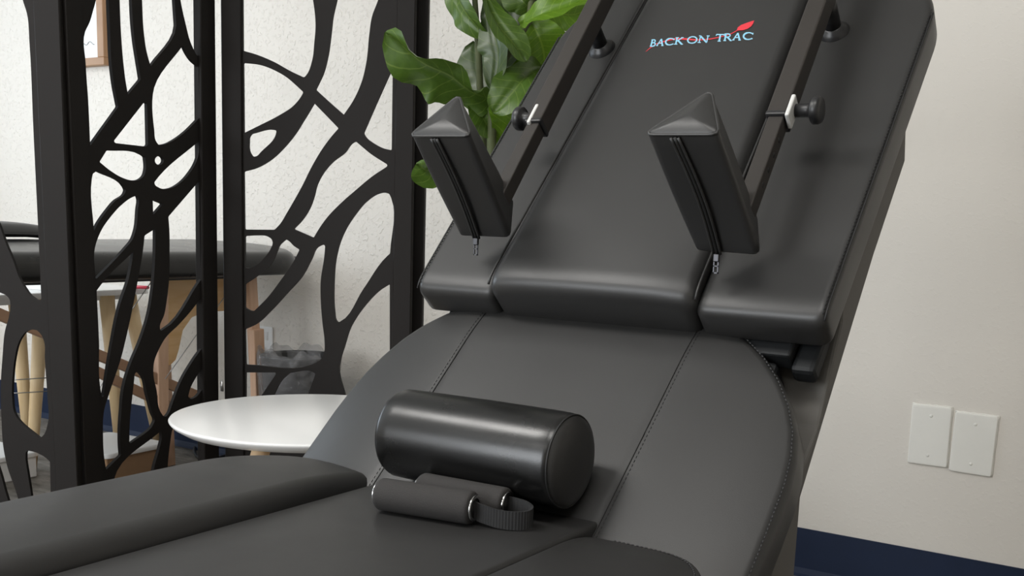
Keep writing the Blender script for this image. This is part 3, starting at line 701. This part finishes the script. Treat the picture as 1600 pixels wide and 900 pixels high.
P1 = [
 [(148, -90), (150, 0), (146, 15), (140, 35), (133, 50), (134, 100), (138, 160), (141, 228), (185, 167), (178, 130), (174, 95), (172, 50), (170, 0), (168, -90)],
 [(187, 0), (189, 50), (192, 90), (196, 125), (200, 148), (220, 124), (216, 99), (211, 67), (207, 25), (206, 0), (204, -85), (184, -85)],
 [(222, 0), (225, 53), (229, 80), (235.5, 104), (275.5, 40), (274.7, 27), (273, 0), (270, -85), (220, -85)],
 [(282, 0), (290.7, 40), (297, 64), (304, 80), (307.5, 87), (311, 87), (310, 0), (308, -85), (274, -85)],
 [(286, 70.7), (293, 85), (301, 96), (310, 103.5), (311.5, 184), (304, 192), (290.7, 205), (274.7, 217), (258.7, 225), (248, 226.7), (243.5, 220), (241, 203), (241, 137)],
 [(225, 160), (230, 161), (231.5, 226.7), (228, 229), (180, 223.5), (178, 220)],
 [(166.7, 235), (222.7, 242), (227, 245), (228, 264), (225, 274.7), (217, 281), (206.7, 282), (192, 278), (173, 267), (155.5, 253)],
 [(249+7*math.cos(R(a)), 250.7+7*math.sin(R(a))) for a in range(0, 360, 30)],
 [(310.5, 221), (311, 237), (306.7, 253), (296, 270.7), (282.7, 285), (266.7, 294), (252, 294.7), (242.7, 290), (241, 285), (248, 276)],
 [(238.7, 312), (254.7, 318.7), (239.5, 336)],
 [(311, 283), (312, 360), (313, 400), (314, 437), (254, 515.5), (251, 517), (250, 513), (257, 490.7), (261, 466.7), (264, 440), (265, 400), (264, 349), (263, 338.7)],
 [(243, 357), (242.5, 400), (238.7, 453), (232, 493), (220, 530.7), (202.7, 573), (193, 608), (190, 640), (188, 670), (188.5, 700), (189.5, 711), (166, 734), (163, 716), (161, 682), (163, 640), (171, 614), (189, 560), (200, 514.7), (216, 434.7), (224, 387), (226, 368)],
 [(209, 393), (200, 440), (189, 472), (173, 549), (162, 619), (159.5, 621), (157, 608), (154.7, 533), (151, 454), (165, 436)],
 [(214.7, 305), (216.5, 309), (215.5, 328), (212, 360), (206.7, 374.7), (197, 386.7), (150.7, 436), (149, 434), (148.5, 386.7), (152, 374.7), (160, 357), (173, 338.7), (189, 321), (205, 309)],
 [(151.5, 267), (145, 271.5), (143.5, 280), (146.7, 361), (154.7, 346.7), (168, 328), (181, 313), (194.7, 303), (197, 297), (194.7, 292)],
 [(214.7, 580), (210.7, 584), (208, 609), (203, 658), (202, 691), (204, 693), (241, 660), (242, 656.6), (238, 645.6), (230, 616), (220, 584)],
 [(313, 466.7), (317, 541), (304, 560), (285, 592), (269, 632), (264, 645.6), (260, 651), (255.5, 650.5), (250.6, 643), (244.5, 609), (240, 586.7), (241, 565), (248, 546.7), (258.7, 528), (280, 506.7), (301, 482.7)],
 [(317, 573), (318, 605), (306.7, 620), (298.7, 624), (294, 620), (297, 608), (306.7, 589)],
 [(252, 673), (253, 680), (249, 702), (242, 726), (232, 800), (172, 800), (183, 736)],
 [(321, 640), (290, 650), (271, 668), (266, 692), (262, 730), (262, 800), (323, 800)],
]
P2 = [
 [(379, -85), (379, 79), (400, 85), (426.7, 96), (453, 110.7), (475, 121), (478, 118), (488, 93), (491, 67), (493, 40), (491, 13), (489, 0), (480, -85)],
 [(526, 0), (520, 26.7), (517, 53), (512, 88), (505, 114.7), (497, 132), (493, 140), (509, 154.7), (537, 179.5), (552, 157), (565, 128), (573, 93), (577, 53), (581, 26.7), (590.7, 0), (606, -85), (540, -85)],
 [(380, 98), (405, 101), (429, 110), (448, 121), (464, 134.7), (474, 144), (472, 148), (458.7, 165), (434.7, 181), (408, 194.7), (381, 208)],
 [(432, 204), (426.7, 202.7), (393, 209), (389, 214.7), (390.7, 238.7), (394.7, 244.8), (401, 244), (408, 237), (430.7, 210.7)],
 [(490.7, 161), (529, 200.5), (520, 210.7), (504, 232), (488, 258.7), (472, 290.7), (458.7, 314.7), (448, 333), (437, 350.7), (429, 359), (382, 358.7), (381, 268), (400, 262.7), (424, 249), (445, 229), (464, 205), (472, 192), (482.7, 174.7)],
 [(610.7, 111.5), (613.5, 113), (612, 234.7), (600, 232), (584, 224), (570.7, 213), (568, 208), (589, 160)],
 [(556, 221), (562.7, 226.7), (578.7, 240), (605, 257), (605, 260), (581, 276), (557, 296), (533, 317), (512, 338.7), (498.7, 357), (490, 371.5), (458.7, 358), (472, 344), (484, 325), (490.7, 306.7), (494.7, 290.7), (504, 272), (520, 253), (538.7, 238.7), (552, 222.7)],
 [(601, 301), (608, 302.7), (611, 309), (609.5, 396), (605, 400), (568, 451), (531, 502.7), (528, 504), (525, 500), (523, 488), (522, 440), (524, 410.7), (530.7, 381), (541, 357), (554.7, 336), (573, 314.7), (592, 302.7)],
 [(609, 444), (609, 620), (540, 620), (530, 575), (540, 536), (546.7, 514.7), (557, 496), (573, 474.7), (594.7, 453)],
 [(382.7, 369), (402.7, 368), (417, 369), (424, 373), (426, 378.7), (422.7, 389), (413, 402.7), (402.7, 413), (392, 418.7), (382.7, 418.7)],
 [(446.7, 374), (452, 377), (458.7, 384), (468, 390), (459, 408), (437, 440), (418.7, 464), (397, 486), (394, 486), (383, 481), (383, 444), (401, 432), (418.7, 418.7), (432, 395), (437, 383)],
 [(505, 382), (508, 384), (506.7, 400), (501, 440), (501, 466.7), (504, 506.7), (507, 533), (506, 552), (500, 562.7), (488, 569), (384, 570), (382.7, 514.7), (400, 506.7), (424, 485), (450.7, 456), (472, 432), (486.7, 405), (496, 386.7)],
 [(384, 582), (430, 582), (431, 585), (410.7, 614.7), (398, 634), (384, 634)],
 [(453, 582.7), (488, 581), (493, 584), (480, 620), (470, 650), (415, 650), (429, 614.7), (440, 594.7)],
]
P0 = [
 [(28, -60), (35.5, 0), (42, 21), (46, 67), (52, 200), (60.6, 380), (64.5, 468), (58, 469), (48, 462), (39, 450), (32, 438), (20, 406), (9, 380), (-2, 350), (-22, 315), (-60, 280), (-95, 230), (-100, -60)],
 [(0, 457), (10, 462), (15, 468), (16, 478), (14, 494), (8, 516), (4, 556), (1, 609), (2.4, 658), (5, 697), (12, 731), (25, 768), (34, 800), (18, 800), (8, 767), (0, 738), (-20, 690), (-50, 640), (-60, 520), (-30, 465)],
 [(50, 515), (58, 516), (65, 524), (69, 534), (70, 560), (74, 621), (75, 660), (66, 682), (62, 684.7), (58.7, 682), (22, 644), (19, 621), (20, 584.5), (24, 554), (28, 538), (34, 526), (41, 518)],
 [(40, 707), (43, 704), (56, 707), (71, 715), (78, 721), (79, 763), (82, 830), (56, 830), (47, 763), (43.5, 741), (40, 716.5)],
 [(-205, -60), (-120, -60), (-125, 180), (-150, 260), (-190, 330)],
 [(-200, 400), (-130, 320), (-70, 330), (-80, 420), (-120, 520), (-190, 560)],
 [(-190, 620), (-110, 580), (-70, 680), (-50, 800), (-180, 800)],
]
low = lambda L: [[(.06, .10), (L*.55, .10), (L*.42, .26), (.06, .30)], [(L*.65, .10), (L-.06, .10), (L-.06, .24), (L*.60, .20)]]
top = lambda L: [[(.06, HS-.34), (L*.35, HS-.28), (L*.45, HS-.10), (.06, HS-.10)], [(L*.5, HS-.32), (L-.06, HS-.30), (L-.06, HS-.10), (L*.58, HS-.10)]]
panel(PA, PC, P1, [((102, 0), (134, 750), (130, 50), (158.5, 700)), ((313.5, 0), (319, 600), (336.5, 0), (342, 600))], low((PC-PA).length)+top((PC-PA).length), 0)
panel(PC, PE, P2, [((344.5, 0), (350.5, 600), (376, 0), (380, 600)), ((620, 0), (613.5, 450), (649, 0), (642, 450))], low((PE-PC).length)+top((PE-PC).length), 0)
panel(PZ, PA, P0, [((51, 0), (86, 750), (92, 0), (121, 750)), ((-262, 0), (-240, 750), (-222, 0), (-200, 750))], low(.45)+top(.45), 0)
# the next leaf is folded flat behind the last panel: only its post shows at the edge
nr = d02.cross(V((0, 0, 1))).normalized()
if nr.dot(EYEP-PE) < 0: nr = -nr
fr = Fr(PE-nr*.040, d02, (0, 0, 1), nr)
for q in ((-.034, .006),): obj('post', box_bm(fr, q[0], q[1], 0, HS, -.011, .011, bev=.0018, seg=1), M['screen'], screen, False)
for px, py, d in ((347, 603, 2.53),):
    c = dep(px, py, d); obj('hinge', lathe_bm(c-V((0, 0, .012)), (0, 0, 1), [(0, .0035), (.024, .0035)], n=12), M['steel'], screen)

# ------------------------------------------------------------------ portable massage table beyond the screen
mt = thing('massage_table', 'portable massage table with black padded top and beech legs, behind the screen', 'massage table', (-2.9, 1.7, 0))
XE = -2.585
def hm(x, y): return -.012*abs((x+2.9)/.31)**3
mo = round_poly([(-3.21, .55), (-2.60, .55), (-2.50, 2.64), (-3.19, 2.66)], [.05, .05, .13, .13], 10)
obj('padded_top', cushion_bm(WORLD, mo, .779, .688, .034, hm, n=220, rings=20), M['leather_gloss'], mt)
obj('top_frame', prism_bm([(-3.12, .62, .672), (-2.72, .62, .672), (-2.64, 2.54, .672), (-3.10, 2.54, .672)], (0, 0, .018), .003), M['plastic'], mt, False)
c = hit(443, 408, (0, 2.62, 0), (0, 1, 0))
obj('end_socket', lathe_bm(c+V((.01, .02, 0)), (-.25, 1, 0), [(-.012, .013), (.006, .013), (.008, .016), (.03, .016)], n=20), M['plastic'], mt)
def px_x(px, py, x=-2.6): return hit(px, py, (x, 0, 0), (1, 0, 0))
def beam(name, a, b_, w_, t_, m, upv=(1, 0, 0)):
    a, b_ = V(a), V(b_); d = (b_-a); L = d.length; d.normalize(); n1 = V(upv); n1 = (n1-d*n1.dot(d)).normalized(); n2 = d.cross(n1)
    return obj(name, box_bm(Fr(a, d, n2, n1), 0, L, -w_/2, w_/2, -t_/2, t_/2, bev=.002, seg=1), m, mt, False)
for dx in (0,):
    beam('leg', px_x(251, 439)+V((dx, 0, 0)), px_x(252, 652), .038, .024, M['rosy'])
for dx in (0, -.45):
    beam('leg', px_x(391, 431)+V((dx, 0, 0)), V((-2.6+dx, 2.495, .40)), .036, .024, M['rosy'])
    beam('leg_extension', V((-2.585+dx, 2.485, .515)), V((-2.585+dx, 2.50, 0)), .044, .026, M['rosy'])
    beam('leg', V((-2.62+dx, .95, .66)), V((-2.62+dx, .85, 0)), .038, .024, M['rosy'])
a, b_ = px_x(-60, 467), px_x(322, 624)
beam('brace', a, b_, .030, .016, M['brace'])
a, b_ = px_x(100, 556), px_x(300, 652); beam('brace', a, b_, .028, .016, M['brace'])
pl = [px_x(255, 430, -2.66), px_x(352, 430, -2.66), px_x(392, 432, -2.66), px_x(392, 480, -2.66), px_x(349, 486, -2.66), px_x(318, 488, -2.66), px_x(300, 496, -2.66), px_x(286, 516, -2.66), px_x(280, 545, -2.66), px_x(275, 562, -2.66), px_x(266, 571, -2.66), px_x(255, 571, -2.66)]
obj('end_panel', prism_bm(pl, (-.012, 0, 0), .001, 1), M['ply'], mt, False)
for p, q in (((241, 434), (203, 488)), ((318, 508), (258, 592)), ((352, 462), (320, 508)), ((15, 594), (78, 590)), ((15, 615), (78, 611)), ((152, 612), (170, 583))):
    obj('tension_cable', path_bm([px_x(*p, -2.57), px_x(*q, -2.57)], .0014, n=5), M['steel'], mt)
# small black pillow lying on the massage table
pc = V((-3.0, 1.78, .779))
def hp(x, y): return .004-.014*(abs(x+3.02)/.13)**3-.016*(abs(y-1.72)/.30)**4
pil = tag(obj('neck_pillow', cushion_bm(WORLD, round_poly([(-3.15, 1.40), (-2.90, 1.40), (-2.90, 2.03), (-3.15, 2.03)], .09, 8), .829, .789, .03, hp, n=120, rings=16), M['leather'], None), 'flat black pillow lying on the massage table behind the screen', 'pillow')

# ------------------------------------------------------------------ white desk with splayed legs, under the massage table
dk = thing('white_desk', 'white-topped desk with pale splayed wooden legs, beyond the massage table', 'desk', (-3.5, 2.2, 0))
obj('desk_top', cushion_bm(WORLD, round_poly([(-3.72, 1.75), (-3.28, 1.75), (-3.28, 2.64), (-3.72, 2.64)], .02), .594, .574, .004, n=100, rings=6), M['white_top'], dk)
def splay(p, q, x):
    a, b_ = px_x(*p, x), px_x(*q, x); t = a.z/(a.z-b_.z); f = a+(b_-a)*t
    t2 = (.575-a.z)/(b_.z-a.z); a2 = a+(b_-a)*t2
    f.x += .03
    obj('leg', lathe_bm(f, a2-f, [(0, .016), ((a2-f).length, .027)], n=20), M['pine'], dk)
splay((167, 470), (177, 668), -3.34); splay((207, 498), (235, 668), -3.34); splay((61, 520), (47, 668), -3.34); splay((30, 560), (36, 665), -3.50)
obj('apron', box_bm(WORLD, -3.66, -3.34, 1.82, 2.58, .554, .574), M['white_trim'], dk, False)
tray = hit(183, 441, (0, 0, .615), (0, 0, 1))
pb = tag(obj('paper_tray', prism_bm([(-3.47, 2.25, .594), (-3.36, 2.27, .594), (-3.36, 2.44, .594), (-3.47, 2.44, .594)], (0, 0, .022), .002), M['paper'], None, False), 'small white stack of papers on the white desk', 'paper stack')
rc = hit(219, 449, (0, 0, .600), (0, 0, 1))
tag(obj('marker_pen', lathe_bm(rc-V((.028, .0, 0)), (1, .35, 0), [(0, .003), (.003, .006), (.05, .006), (.055, .0045)], n=12), M['red'], None), 'small red marker pen on the white desk', 'pen')

# boxes on the floor
def tub(name, lab, x0, x1, y0, y1, h, msides, rot=0):
    cx, cy = (x0+x1)/2, (y0+y1)/2; a = R(rot); fr = Fr((cx, cy, 0), (math.cos(a), math.sin(a), 0), (-math.sin(a), math.cos(a), 0), (0, 0, 1)); wx, wy = (x1-x0)/2, (y1-y0)/2
    t = thing(name, lab, 'box', (cx, cy, 0))
    obj('box_body', box_bm(fr, -wx, wx, -wy, wy, 0, h, bev=.003, seg=1), msides, t, False)
    obj('lid', cushion_bm(fr, round_poly([(-wx-.012, -wy-.012), (wx+.012, -wy-.012), (wx+.012, wy+.012), (-wx-.012, wy+.012)], .03), h+.016, h, .006, n=80, rings=6), M['white_lid'], t)
tub('storage_box', 'brown cardboard box with a flat white lid, on the floor under the desk', -3.24, -2.97, 2.19, 2.43, .085, M['board'], 3)
tub('storage_box', 'low white box on the floor, at the left edge below the screen', -3.58, -3.22, 1.80, 2.12, .07, M['white_lid'], 0)

# rubbish bin with a clear liner
bc_ = V((-2.445, 2.53, 0))
bn = thing('rubbish_bin', 'black rubbish bin with a clear plastic liner, behind the screen by the wall', 'bin', bc_)
bm = bmesh.new(); add_lathe(bm, bc_, (0, 0, 1), [(0, .0), (0, .083), (.004, .086), (.435, .117), (.44, .1205), (.443, .117), (.435, .1135), (.01, .083)], n=48, caps=False); bmesh.ops.recalc_face_normals(bm, faces=bm.faces)
obj('bin_body', bm, M['bin'], bn)
bm = bmesh.new(); rings = []
for t, (z, r) in enumerate(((.20, .170), (.26, .179), (.32, .186), (.37, .191), (.42, .196), (.45, .197), (.457, .188), (.44, .172), (.37, .164), (.28, .155), (.18, .14), (.12, .11), (.10, .0))):
    r *= .645
    rings.append([bm.verts.new(bc_+V(((r+.006*math.sin(11*a+t*1.3)*(r > .01)+.003*math.sin(23*a+t))*math.cos(a), (r+.006*math.sin(11*a+t*1.3)*(r > .01))*math.sin(a), z+(.010*math.sin(7*a)+.006*math.sin(15*a) if t < 7 else 0)))) for a in [2*math.pi*i/120 for i in range(120)]])
for a, b_ in zip(rings, rings[1:]):
    for i in range(120): bm.faces.new((a[i], a[(i+1) % 120], b_[(i+1) % 120], b_[i]))
obj('liner', bm, M['film'], bn)

# black power cable on the floor
cb = [hit(px, py, (0, 0, .006), (0, 0, 1)) for px, py in ((345, 660), (325, 672), (308, 690), (304, 706), (312, 716), (330, 720), (352, 712), (380, 716))]
cb2 = []
for i in range(len(cb)-1):
    p0, p1, p2, p3 = [cb[max(0, min(len(cb)-1, k))] for k in (i-1, i, i+1, i+2)]
    for j in range(6):
        t = j/6; cb2.append(.5*((2*p1)+(p2-p0)*t+(2*p0-5*p1+4*p2-p3)*t*t+(-p0+3*p1-3*p2+p3)*t**3))
tag(obj('power_cable', path_bm(cb2, .005, n=8), M['plastic'], None), 'black power cable lying on the floor beside the screen foot', 'cable')

# ------------------------------------------------------------------ fiddle-leaf fig
stem0 = V((-1.20, 1.80, 0))
fig = thing('fiddle_leaf_fig', 'fiddle-leaf fig with large glossy green leaves, between screen and treatment table', 'potted plant', (-1.16, 1.86, 0))
pot = V((-1.16, 1.90, 0))
obj('pot', lathe_bm(pot, (0, 0, 1), [(0, .10), (.01, .11), (.28, .145), (.30, .148), (.302, .14), (.28, .135), (.27, .13), (.268, 0)], n=48, caps=False), M['pot'], fig)
obj('soil', lathe_bm(pot, (0, 0, 1), [(.27, .129), (.276, .1), (.28, .0)], n=32, caps=False), M['soil'], fig)
st = [pot+V((0, 0, .26)), dep(772, 330, 2.10), dep(768, 230, 2.07), dep(770, 150, 2.05), dep(790, 90, 2.05), dep(828, 30, 2.05), dep(836, -60, 2.05), dep(830, -150, 2.06)]
obj('stem', path_bm(st, [.012, .010, .009, .008, .0075, .007, .006, .003], n=10), M['stem'], fig)
obj('stem', path_bm([pot+V((-.03, 0, .26)), dep(760, 300, 2.12), dep(752, 190, 2.08), dep(748, 90, 2.07), dep(742, 0, 2.06), dep(735, -100, 2.06)], [.010, .009, .0075, .0065, .0055, .003], n=10), M['stem'], fig)
def leaf(pts, wd, m, face=(0, 0), fold=.25, wav=.12, seed=0, shape=1.0):
    """pts: (px, py, depth) base to tip along the midrib; wd half width in metres; face: tilt of the blade about its axis, degrees"""
    rnd = random.Random(seed); P = [dep(*p) for p in pts]; n = 22; mid = []
    for k in range(n+1):
        t = k/n*(len(P)-1); i = min(int(t), len(P)-2); u = t-i
        p0, p1, p2, p3 = [P[max(0, min(len(P)-1, j))] for j in (i-1, i, i+1, i+2)]
        mid.append(.5*((2*p1)+(p2-p0)*u+(2*p0-5*p1+4*p2-p3)*u*u+(-p0+3*p1-3*p2+p3)*u**3))
    bm = bmesh.new(); uvl = bm.loops.layers.uv.new('UVMap'); rows = []; ns = 10; ph1, ph2 = rnd.uniform(0, 6), rnd.uniform(0, 6)
    for k, p in enumerate(mid):
        t = k/n; d = (mid[min(k+1, n)]-mid[max(k-1, 0)]).normalized(); tocam = (EYEP-p).normalized()
        side = d.cross(tocam).normalized(); nn_ = side.cross(d).normalized()
        ang = R(face[0]+(face[1]-face[0])*t); s_ = side*math.cos(ang)+nn_*math.sin(ang); n_ = nn_*math.cos(ang)-side*math.sin(ang)
        tt = t**shape
        wv = wd*(math.sin(math.pi*min(1, tt*.97+.03))**.62)*(.62+.5*tt)*(1-.12*math.exp(-((t-.38)/.12)**2))
        row = []
        for j in range(ns+1):
            s = -1+2*j/ns; rip = wav*wd*abs(s)**2*(math.sin(t*15+ph1+(2 if s > 0 else 0))*.6+math.sin(t*27+ph2)*.3)
            co = p+s_*(s*wv)+n_*(fold*wv*abs(s)**1.3+rip)-n_*(.006*math.exp(-(s/.08)**2))
            row.append(bm.verts.new(co))
        rows.append(row)
    for k in range(n):
        for j in range(ns):
            f = bm.faces.new((rows[k][j], rows[k][j+1], rows[k+1][j+1], rows[k+1][j]))
            for l, (a, b_) in zip(f.loops, ((j, k), (j+1, k), (j+1, k+1), (j, k+1))): l[uvl].uv = (a/ns, b_/n)
    o = obj('leaf', bm, m, fig)
    return o
LG, LD, LL = M['leaf'], M['leaf_dark'], M['leaf_light']
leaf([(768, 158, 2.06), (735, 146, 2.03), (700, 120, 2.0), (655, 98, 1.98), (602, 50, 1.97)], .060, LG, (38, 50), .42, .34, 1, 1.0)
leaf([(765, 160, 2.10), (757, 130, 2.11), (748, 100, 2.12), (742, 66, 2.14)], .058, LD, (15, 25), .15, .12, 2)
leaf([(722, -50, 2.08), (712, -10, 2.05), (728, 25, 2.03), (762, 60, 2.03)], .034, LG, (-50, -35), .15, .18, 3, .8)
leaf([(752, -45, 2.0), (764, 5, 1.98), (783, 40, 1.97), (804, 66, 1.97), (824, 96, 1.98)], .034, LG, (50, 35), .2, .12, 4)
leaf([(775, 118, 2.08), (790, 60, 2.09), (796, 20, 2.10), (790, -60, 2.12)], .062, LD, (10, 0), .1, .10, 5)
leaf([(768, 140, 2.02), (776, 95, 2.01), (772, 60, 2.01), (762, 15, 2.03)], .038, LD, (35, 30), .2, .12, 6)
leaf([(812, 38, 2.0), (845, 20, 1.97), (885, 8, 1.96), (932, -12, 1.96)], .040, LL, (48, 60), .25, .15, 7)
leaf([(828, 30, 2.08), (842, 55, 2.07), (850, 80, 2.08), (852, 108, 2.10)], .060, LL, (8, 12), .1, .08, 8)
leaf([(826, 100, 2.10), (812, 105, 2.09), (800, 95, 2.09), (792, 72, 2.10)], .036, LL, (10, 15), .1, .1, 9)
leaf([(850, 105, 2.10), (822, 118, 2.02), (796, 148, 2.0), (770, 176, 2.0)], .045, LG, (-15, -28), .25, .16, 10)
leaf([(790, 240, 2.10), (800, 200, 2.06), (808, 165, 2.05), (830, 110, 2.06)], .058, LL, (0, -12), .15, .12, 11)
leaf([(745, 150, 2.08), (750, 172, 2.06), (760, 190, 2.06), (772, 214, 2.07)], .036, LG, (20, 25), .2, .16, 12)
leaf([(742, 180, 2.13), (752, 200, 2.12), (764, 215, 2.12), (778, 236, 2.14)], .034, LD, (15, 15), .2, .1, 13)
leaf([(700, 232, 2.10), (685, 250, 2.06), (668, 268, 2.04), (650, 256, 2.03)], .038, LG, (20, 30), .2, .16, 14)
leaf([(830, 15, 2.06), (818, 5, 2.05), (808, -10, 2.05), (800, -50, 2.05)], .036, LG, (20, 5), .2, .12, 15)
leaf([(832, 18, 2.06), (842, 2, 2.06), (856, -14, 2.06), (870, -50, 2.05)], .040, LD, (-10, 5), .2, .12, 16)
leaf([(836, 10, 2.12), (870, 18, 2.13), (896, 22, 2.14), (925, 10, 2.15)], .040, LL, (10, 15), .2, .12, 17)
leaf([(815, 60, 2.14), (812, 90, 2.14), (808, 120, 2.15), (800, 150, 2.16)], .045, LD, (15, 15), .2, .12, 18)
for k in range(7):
    a = k*2.3; x = 815+60*math.cos(a); y = -80-28*k
    leaf([(825, -60-28*k, 2.06), (825+35*math.cos(a), -80-28*k, 2.04+.05*math.sin(a)), (825+85*math.cos(a), -90-30*k, 2.02+.12*math.sin(a)), (825+115*math.cos(a), -60-30*k, 2.0+.16*math.sin(a))], .05, (LG, LL, LD)[k % 3], (45, 60), .2, .15, 30+k)
